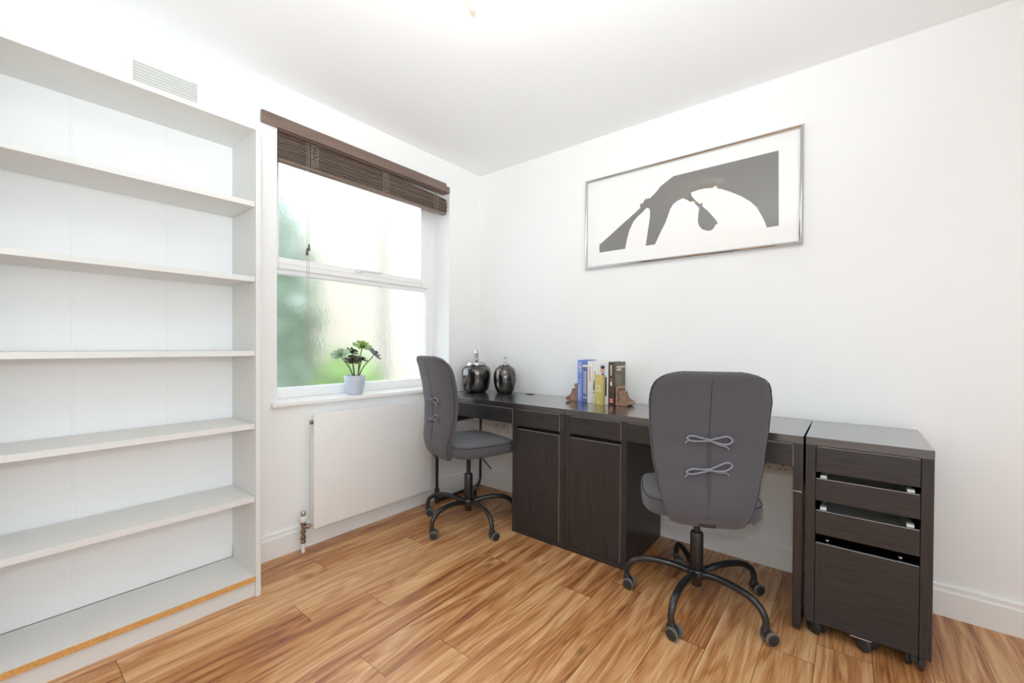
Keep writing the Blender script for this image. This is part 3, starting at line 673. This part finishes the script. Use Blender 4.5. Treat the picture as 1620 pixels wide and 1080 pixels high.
# ------------------------------------------------------------------ jars
def jar(name, label, x, y, body, lid, fin, grp='pair of dark metallic lidded jars'):
    t = thing(name, label, 'jar', (x, y, .7502), 0, grp)
    b = bmesh.new(); lathe(b, body, (0, 0, 0), 56); link('body', b, 'jar', t, 'all')
    b = bmesh.new(); lathe(b, lid, (0, 0, 0), 48); l = link('lid', b, 'chrome', t, True)
    b = bmesh.new(); lathe(b, fin, (0, 0, 0), 24); link('finial', b, 'chrome', l, True)
jar('lidded_jar', 'wide squat dark metallic jar with silver lid and pointed finial, nearer the window', .172, -.215,
    [(.02, 0), (.066, .0), (.078, .006), (.092, .03), (.100, .06), (.105, .10), (.107, .14), (.103, .165), (.092, .182), (.074, .190), (.05, .192)],
    [(.02, .188), (.074, .190), (.078, .194), (.078, .199), (.070, .203), (.068, .211), (.055, .218), (.030, .223), (.014, .226)],
    [(.012, .224), (.018, .229), (.020, .238), (.013, .247), (.009, .251), (.016, .255), (.020, .262), (.012, .266), (.017, .272), (.019, .282), (.014, .298), (.007, .312), (.002, .322)])
jar('lidded_jar', 'narrow egg-shaped dark metallic jar with small silver lid, further from the window', .372, -.130,
    [(.02, 0), (.046, 0), (.056, .006), (.070, .035), (.079, .075), (.081, .105), (.078, .140), (.067, .170), (.052, .187), (.038, .194), (.02, .196)],
    [(.01, .194), (.034, .195), (.037, .198), (.037, .202), (.030, .206), (.012, .212)],
    [(.004, .210), (.004, .216), (.008, .222), (.008, .228), (.004, .233), (.0035, .242), (.008, .248), (.009, .256), (.006, .262), (.001, .266)])

# ------------------------------------------------------------------ plant
def build_plant():
    t = thing('potted_succulent', 'small succulent with leaf rosettes in a pale blue pot on the window sill', 'plant', (-.060, -1.035, .7872))
    b = bmesh.new(); lathe(b, [(.02, 0), (.040, 0), (.045, .004), (.054, .04), (.060, .08), (.062, .112), (.060, .114), (.057, .112), (.056, .096), (.02, .095)], (0, 0, 0), 40)
    link('pot', b, 'pot', t, 'all')
    b = bmesh.new(); lathe(b, [(.002, .099), (.03, .100), (.0555, .098), (.0555, .094)], (0, 0, 0), 24); link('soil', b, 'soil', t, True)
    # camera-side axis: rosettes spread along the wall (y) and a little out (x)
    ros = [((.00, -.095, .240), .058, 'leafp', (.40, -.40), 8), ((.02, -.028, .205), .054, 'leafd', (.45, -.2), 8), ((.01, .038, .208), .042, 'leafd', (.4, .3), 8),
           ((-.02, -.008, .255), .042, 'leafd', (.55, .1), 7), ((-.01, .055, .285), .066, 'leafg', (.45, .0), 8), ((.03, .110, .240), .056, 'leafb', (.3, .75), 8)]
    random.seed(5)
    for (p, r, m, tilt, n) in ros:
        base = (random.uniform(-.012, .012), (-.012 if p[1] < .03 else .014) + random.uniform(-.006, .006), .098)
        mid = (p[0] * .5, base[1] + (p[1] - base[1]) * .35, base[2] + (p[2] - base[2]) * .48)
        s = bmesh.new(); pa = smooth_path([base, mid, (p[0] * .9, p[1] * .9, p[2] - .02), p], 5); tube(s, pa, [.0042 - .0018 * i / (len(pa) - 1) for i in range(len(pa))], 8); st = link('stem', s, 'stem', t, 'all')
        f = bmesh.new()
        for ring in range(3):
            rr = r * (1 - .28 * ring); cnt = n - 2 * ring
            for k in range(cnt):
                a = (k + .5 * ring) * 2 * math.pi / cnt + random.uniform(-.12, .12); lift = .02 + .50 * ring + random.uniform(-.1, .1)
                prof = [(0.08, .08), (.3, .13), (.52, .22), (.72, .29), (.88, .25), (1.0, .03)]
                up, dn = [], []
                R = Matrix.Rotation(a, 3, 'Z') @ Matrix.Rotation(-lift, 3, 'Y')
                rings = []
                for (u, w) in prof:
                    th = .035 * (1 - u * .6)
                    rings.append([Vector(p) + Matrix.Rotation(tilt[0], 3, 'Y') @ Matrix.Rotation(tilt[1] * -1, 3, 'X') @ (R @ Vector((u * rr, w * rr * q[0], (q[1] * th + .10 * w * abs(q[0]) + .06 * u * u) * rr * 1.6))) for q in ((-1, 0), (-.4, -.9), (.4, -.9), (1, 0), (.4, .6), (-.4, .6))])
                loft(f, rings)
        link('rosette', f, m, st, 'all')
build_plant()

# ------------------------------------------------------------------ picture
def build_picture():
    x0, x1, z0, z1 = .944, 2.107, 1.577, 2.144; t = thing('framed_picture', 'wide chrome-framed abstract black silhouette print hanging above the desks', 'picture', ((x0 + x1) / 2, -.001, (z0 + z1) / 2)); S = t.location
    fw = .017; prof = [(0, 0), (0, .020), (.004, .027), (.010, .030), (.015, .027), (.017, .016), (.017, 0)]
    bm = bmesh.new(); rings = []
    for (cx, cz, sx, sz) in ((x0, z0, 1, 1), (x1, z0, -1, 1), (x1, z1, -1, -1), (x0, z1, 1, -1)):
        rings.append([Vector((cx + sx * a, -.001 - b, cz + sz * a)) for a, b in prof])
    loft(bm, rings, closed=True); link('frame', bm, 'chrome', t, True, S)
    link('mount', boxes((x0 + .012, x1 - .012, -.014, -.004, z0 + .012, z1 - .012)), 'mat', t, False, S)
    # the print: one silhouette, traced in the plane of the picture
    poly = POLY
    from mathutils.geometry import tessellate_polygon
    bm = bmesh.new(); vs = [bm.verts.new((x, -.0146, z)) for x, z in poly]; vb = [bm.verts.new((x, -.0142, z)) for x, z in poly]
    for tri in tessellate_polygon([[Vector((x, z, 0)) for x, z in poly]]):
        bm.faces.new([vs[i] for i in tri]); bm.faces.new([vb[i] for i in reversed(tri)])
    for i in range(len(poly)): bm.faces.new((vs[i], vs[(i + 1) % len(poly)], vb[(i + 1) % len(poly)], vb[i]))
    link('print', bm, 'art', t, False, S)
POLY = [(1.044, 1.676), (1.043, 1.725), (1.109, 1.769), (1.168, 1.81), (1.221, 1.846), (1.272, 1.88), (1.308, 1.906), (1.305, 1.918), (1.312, 1.934), (1.318, 1.925), (1.341, 1.956), (1.347, 1.946), (1.355, 1.955), (1.361, 1.947), (1.399, 1.976), (1.427, 2.006), (1.464, 2.027), (1.499, 2.046), (2.003, 2.048), (2.007, 1.681), (1.957, 1.68), (1.949, 1.707), (1.936, 1.738), (1.914, 1.786), (1.885, 1.822), (1.84, 1.861), (1.786, 1.896), (1.747, 1.918), (1.707, 1.933), (1.666, 1.94), (1.632, 1.939), (1.594, 1.933), (1.597, 1.913), (1.616, 1.887), (1.642, 1.859), (1.652, 1.866), (1.656, 1.855), (1.652, 1.848), (1.683, 1.814), (1.708, 1.78), (1.725, 1.756), (1.733, 1.735), (1.721, 1.737), (1.713, 1.719), (1.701, 1.709), (1.685, 1.708), (1.655, 1.721), (1.638, 1.743), (1.631, 1.768), (1.634, 1.808), (1.638, 1.84), (1.62, 1.862), (1.595, 1.879), (1.577, 1.895), (1.551, 1.911), (1.52, 1.902), (1.497, 1.887), (1.482, 1.864), (1.471, 1.833), (1.457, 1.794), (1.429, 1.743), (1.397, 1.677), (1.342, 1.677), (1.351, 1.736), (1.358, 1.783), (1.365, 1.83), (1.367, 1.867), (1.363, 1.889), (1.353, 1.897), (1.342, 1.896), (1.322, 1.878), (1.292, 1.857), (1.267, 1.833), (1.242, 1.788), (1.227, 1.736), (1.215, 1.677)]
build_picture()

# ------------------------------------------------------------------ books and bookends
def text_bm(s, size, depth=.0004):
    cu = bpy.data.curves.new('t', 'FONT'); cu.body = s; cu.size = size; cu.extrude = depth; cu.align_x = 'CENTER'; cu.align_y = 'CENTER'; cu.resolution_u = 2
    o = bpy.data.objects.new('t', cu); COL.objects.link(o); bpy.context.view_layer.update()
    me = bpy.data.meshes.new_from_object(o.evaluated_get(bpy.context.evaluated_depsgraph_get())); bm = bmesh.new(); bm.from_mesh(me)
    bpy.data.objects.remove(o); bpy.data.curves.remove(cu); bpy.data.meshes.remove(me); return bm
def cmat(n, rgb, rough=.4): return mat(n, rgb, rough, noise=.03, nscale=40)
ZD = .7502
def book(label, x0, x1, yf, depth, h, m, lean=0.0, z0=ZD, yb=None):
    t = thing('book', label, 'book', (x0, yf, z0), 0, 'row of books between the bookends')
    if lean: t.rotation_euler = (0, lean, 0)
    w = x1 - x0; c = .0025
    bm = boxes((0, c, 0, depth, 0, h), (w - c, w, 0, depth, 0, h), bev=.0006); box(bm, 0, w, -.001, c, 0, h, bev=.0008)
    cv = link('cover', bm, m, t, True); bm = boxes((c, w - c, c, depth - .004, .004, h - .004)); link('pages', bm, 'paper', t, False)
    return t, cv, w
def spine_text(par, s, size, x, z, m, rot=-math.pi / 2, y=-.0013):
    b = text_bm(s, size); bmesh.ops.transform(b, matrix=Matrix.Translation((x, y, z)) @ Matrix.Rotation(math.pi / 2, 4, 'X') @ Matrix.Rotation(rot, 4, 'Z'), verts=b.verts)
    return link('lettering', b, m, par)
def bars(par, name, m, rects, y=None, x=None):
    bm = bmesh.new()
    for (a0, a1, z0, z1) in rects:
        if y is not None: box(bm, a0, a1, y - .0006, y, z0, z1)
        else: box(bm, x, x + .0006, a0, a1, z0, z1)
    return link(name, bm, m, par)
M['bk_blue'] = cmat('blue_book_cover', (112, 140, 214)); M['bk_navy'] = cmat('slate_blue_book_cover', (104, 108, 160)); M['bk_white'] = cmat('white_book_cover', (232, 228, 224))
M['bk_teal'] = cmat('teal_print', (60, 110, 124)); M['bk_pale'] = cmat('pale_photo_print', (214, 220, 232)); M['bk_skin'] = cmat('portrait_skin_print', (206, 160, 140)); M['bk_hair'] = cmat('portrait_dark_print', (58, 52, 54))
M['bk_olive'] = cmat('olive_yellow_cover', (204, 188, 112)); M['bk_brown'] = cmat('dark_brown_cover', (78, 66, 60)); M['bk_grey'] = cmat('grey_brown_cover', (100, 96, 88)); M['bk_red'] = cmat('red_label_print', (170, 60, 44))
M['ink_w'] = cmat('white_lettering', (235, 235, 230)); M['ink_t'] = cmat('tan_lettering', (190, 150, 120)); M['ink_c'] = cmat('cream_lettering', (222, 210, 170)); M['ink_n'] = cmat('navy_lettering', (40, 44, 90))
YS = -.205
def build_books():
    t, cv, w = book('tall blue book with white spine lettering, leftmost in the row', 1.003, 1.036, YS, .17, .252, 'bk_blue')
    spine_text(cv, 'HSO', .030, w / 2, .208, 'ink_w'); bars(cv, 'spine_print', 'ink_w', [(.006, .027, .02 + k * .014, .022 + k * .014) for k in range(9)] + [(.010, .012, .02, .10)], y=-.001)
    t, cv, w = book('slate blue book with dense white spine lettering beside the tall blue book', 1.038, 1.070, YS, .17, .226, 'bk_navy')
    spine_text(cv, 'THE', .018, w / 2, .03, 'ink_w', 0); bars(cv, 'spine_print', 'ink_w', [(.005, .027, .055 + k * .009, .058 + k * .009) for k in range(15)], y=-.001)
    bars(cv, 'cover_band', 'bk_white', [(.0, w, .212, .2255)], y=-.0008)
    t, cv, w = book('white book with tan spine lettering, third in the row', 1.072, 1.103, YS - .002, .17, .247, 'bk_white')
    bars(cv, 'spine_print', 'ink_t', [(.009, .020, .13 + k * .011, .137 + k * .011) for k in range(8)] + [(.013, .017, .05, .07)], y=-.001)
    t, cv, w = book('white book with a teal tower print low on its spine', 1.105, 1.140, YS - .004, .17, .246, 'bk_white')
    bars(cv, 'spine_print', 'ink_t', [(.009, .026, .222, .224), (.014, .020, .15, .19)], y=-.001); bars(cv, 'tower_print', 'bk_teal', [(.006, .024, .078, .120), (.009, .020, .120, .138), (.006, .024, .062, .068)], y=-.0012)
    t, cv, w = book('white book with a portrait of a dark-haired person in a dark jumper on its spine', 1.142, 1.206, YS - .006, .16, .247, 'bk_white')
    bars(cv, 'portrait_backdrop', 'bk_pale', [(.004, w - .004, .05, .238)], y=-.0010)
    def ell(cx, cz, a, b, m, name, y):
        bm = bmesh.new(); prism(bm, [(cx + a * math.cos(k * math.pi / 12), cz + b * math.sin(k * math.pi / 12)) for k in range(24)], 'y', y, y + .0004); link(name, bm, m, cv)
    ell(.030, .198, .0135, .020, 'bk_skin', 'portrait_face', -.0020); ell(.030, .215, .0135, .010, 'bk_hair', 'portrait_hair', -.0024)
    bm = bmesh.new(); prism(bm, [(.006, .05), (.006, .155), (.022, .168), (.026, .180), (.036, .180), (.040, .168), (.055, .155), (.055, .05)], 'y', -.0022, -.0018); link('portrait_jumper', bm, 'bk_hair', cv)
    t, cv, w = book('short olive yellow book standing in front of the white portrait book', 1.138, 1.190, YS - .040, .030, .172, 'bk_olive')
    spine_text(cv, 'My', .022, w / 2, .108, 'ink_w', 0); spine_text(cv, 'Life', .024, w / 2, .084, 'ink_w', 0); bars(cv, 'spine_print', 'ink_c', [(.01, .042, .150, .153), (.01, .042, .136, .138), (.018, .034, .012, .02)], y=-.001)
    t, cv, w = book('dark brown book with cream spine lettering, grey cover showing, rightmost in row', 1.208, 1.243, YS - .004, .15, .246, 'bk_brown')
    bars(cv, 'spine_print', 'ink_c', [(.010, .020, .17 + k * .010, .177 + k * .010) for k in range(6)] + [(.006, .024, .145, .148), (.010, .022, .11, .135)], y=-.001); bars(cv, 'spine_label', 'bk_red', [(.002, w - .002, .012, .042)], y=-.0012); bars(cv, 'label_print', 'ink_w', [(.010, .026, .018, .024), (.010, .026, .030, .035)], y=-.0019)
    bars(cv, 'front_print', 'bk_grey', [(.006, .148, .002, .244)], x=w - .0004)
    bars(cv, 'cover_title', 'ink_c', [(.030, .140, .212, .222), (.030, .090, .196, .208)], x=w + .0002); bars(cv, 'cover_print', 'ink_c', [(.022, .022 + .08 * (1 if k % 2 else .8), .165 - k * .012, .1665 - k * .012) for k in range(8)], x=w + .0002)
build_books()
def bookend(label, x, flip):
    t = thing('bookend', label, 'bookend', (x, YS + .045, ZD), 0, 'pair of carved wooden bookends'); s = flip
    bm = bmesh.new(); prism(bm, [(0, 0), (s * .030, 0), (s * .030, .012), (s * .014, .022), (s * .013, .085), (s * .022, .097), (s * .020, .108), (0, .110)], 'y', -.045, .045); link('upright_bracket', bm, 'bookend', t, False, bevel=.003)
    # curved scroll leaning against the upright
    bm = bmesh.new(); A = [(.016, .080), (.034, .078), (.037, .060), (.044, .044), (.056, .032), (.074, .024), (.082, .018), (.080, .008), (.060, .0), (.034, .0), (.022, .010), (.017, .04)]
    prism(bm, [(s * a, b) for a, b in A], 'y', -.040, .040); sc_ = link('scroll', bm, 'bookend', t, False, bevel=.003)
    bm = bmesh.new()
    for y in (-.041, .041):
        for d in (0, .006, .012):
            tube(bm, smooth_path([(s * (.034 - d * .8), y, .076), (s * (.037 - d), y, .058), (s * (.045 - d), y, .041 - d * .4), (s * (.058 - d), y, .029 - d * .7), (s * (.078 - d), y, .020 - d)], 5), .0022, 6)
    for k in range(6):
        f = k / 5; tube(bm, [(s * (.037 + .040 * f ** 1.3), -.038, .066 - .044 * f ** .7), (s * (.037 + .040 * f ** 1.3), .038, .066 - .044 * f ** .7)], .0022, 6)
    link('carved_ridges', bm, 'bookend', sc_, 'all')
bookend('carved brown wooden bookend at the right end of the books', 1.2475, 1)
bookend('carved brown wooden bookend at the left end of the books', .999, -1)

# ------------------------------------------------------------------ sockets
def socket(label, x, z):
    t = thing('wall_socket', label, 'socket', (x, -.0005, z), 0, 'double wall sockets under the desks'); S = t.location
    link('face_plate', boxes((x - .073, x + .073, -.010, -.0005, z - .043, z + .043), bev=.003), 'socket', t, True, S)
    bm = bmesh.new()
    for dx in (-.036, .036):
        for (a, b, c, d) in ((-.004, .004, .008, .016), (-.015, -.007, -.010, -.006), (.007, .015, -.010, -.006)): box(bm, x + dx + a, x + dx + b, -.0108, -.0099, z + c, z + d)
    link('pin_holes', bm, 'gap', t, False, S)
    link('rocker_switches', boxes((x - .012, x - .003, -.013, -.010, z + .018, z + .034), (x + .003, x + .012, -.013, -.010, z + .018, z + .034), bev=.001), 'socket', t, True, S)
socket('white double wall socket under the far desk', .235, .475)
socket('white double wall socket under the right desk beside the drawer unit', 2.000, .500)

# ------------------------------------------------------------------ ceiling lamp
def build_lamp():
    t = thing('ceiling_spotlight', 'bronze spotlight bar with glowing bulbs on the ceiling', 'ceiling lamp', (1.30, -1.36, H - .0005)); S = Vector(t.location)
    a, b = Vector((1.18, -1.43, H - .028)), Vector((1.43, -1.27, H - .028))
    bm = bmesh.new(); lathe(bm, [(.045, -.018), (.050, -.014), (.050, 0)], (1.30, -1.355, H - .0005), 30); link('ceiling_plate', bm, 'bronze', t, True, S)
    bm = bmesh.new(); tube(bm, [a, b], .011, 14); link('bar', bm, 'bronze', t, True, S)
    for p, q in (((1.200, -1.400, H - .03), (1.232, -1.358, 2.282)), ((1.17, -1.436, H - .03), (1.155, -1.455, 2.352)), ((1.41, -1.285, H - .03), (1.425, -1.262, 2.355))):
        p, q = Vector(p), Vector(q); d = (q - p).normalized()
        bm = bmesh.new(); m = p + d * (q - p).length * .65; cyl(bm, p, m, .006, 10); cyl(bm, p + d * .012, m, .012, 18, r2=.0155); hd = link('spot_head', bm, 'bronze', t, True, S)
        bm = bmesh.new(); L = (q - m).length; tube(bm, [m - d * .002, m + d * .004, m + d * (.3 * L + .004), m + d * (.7 * L + .004), m + d * (L + .003), m + d * (L + .006)], [.008, .0105, .0125, .0125, .009, .003], 16)
        link('bulb', bm, 'bulb', hd, 'all', S)
build_lamp()
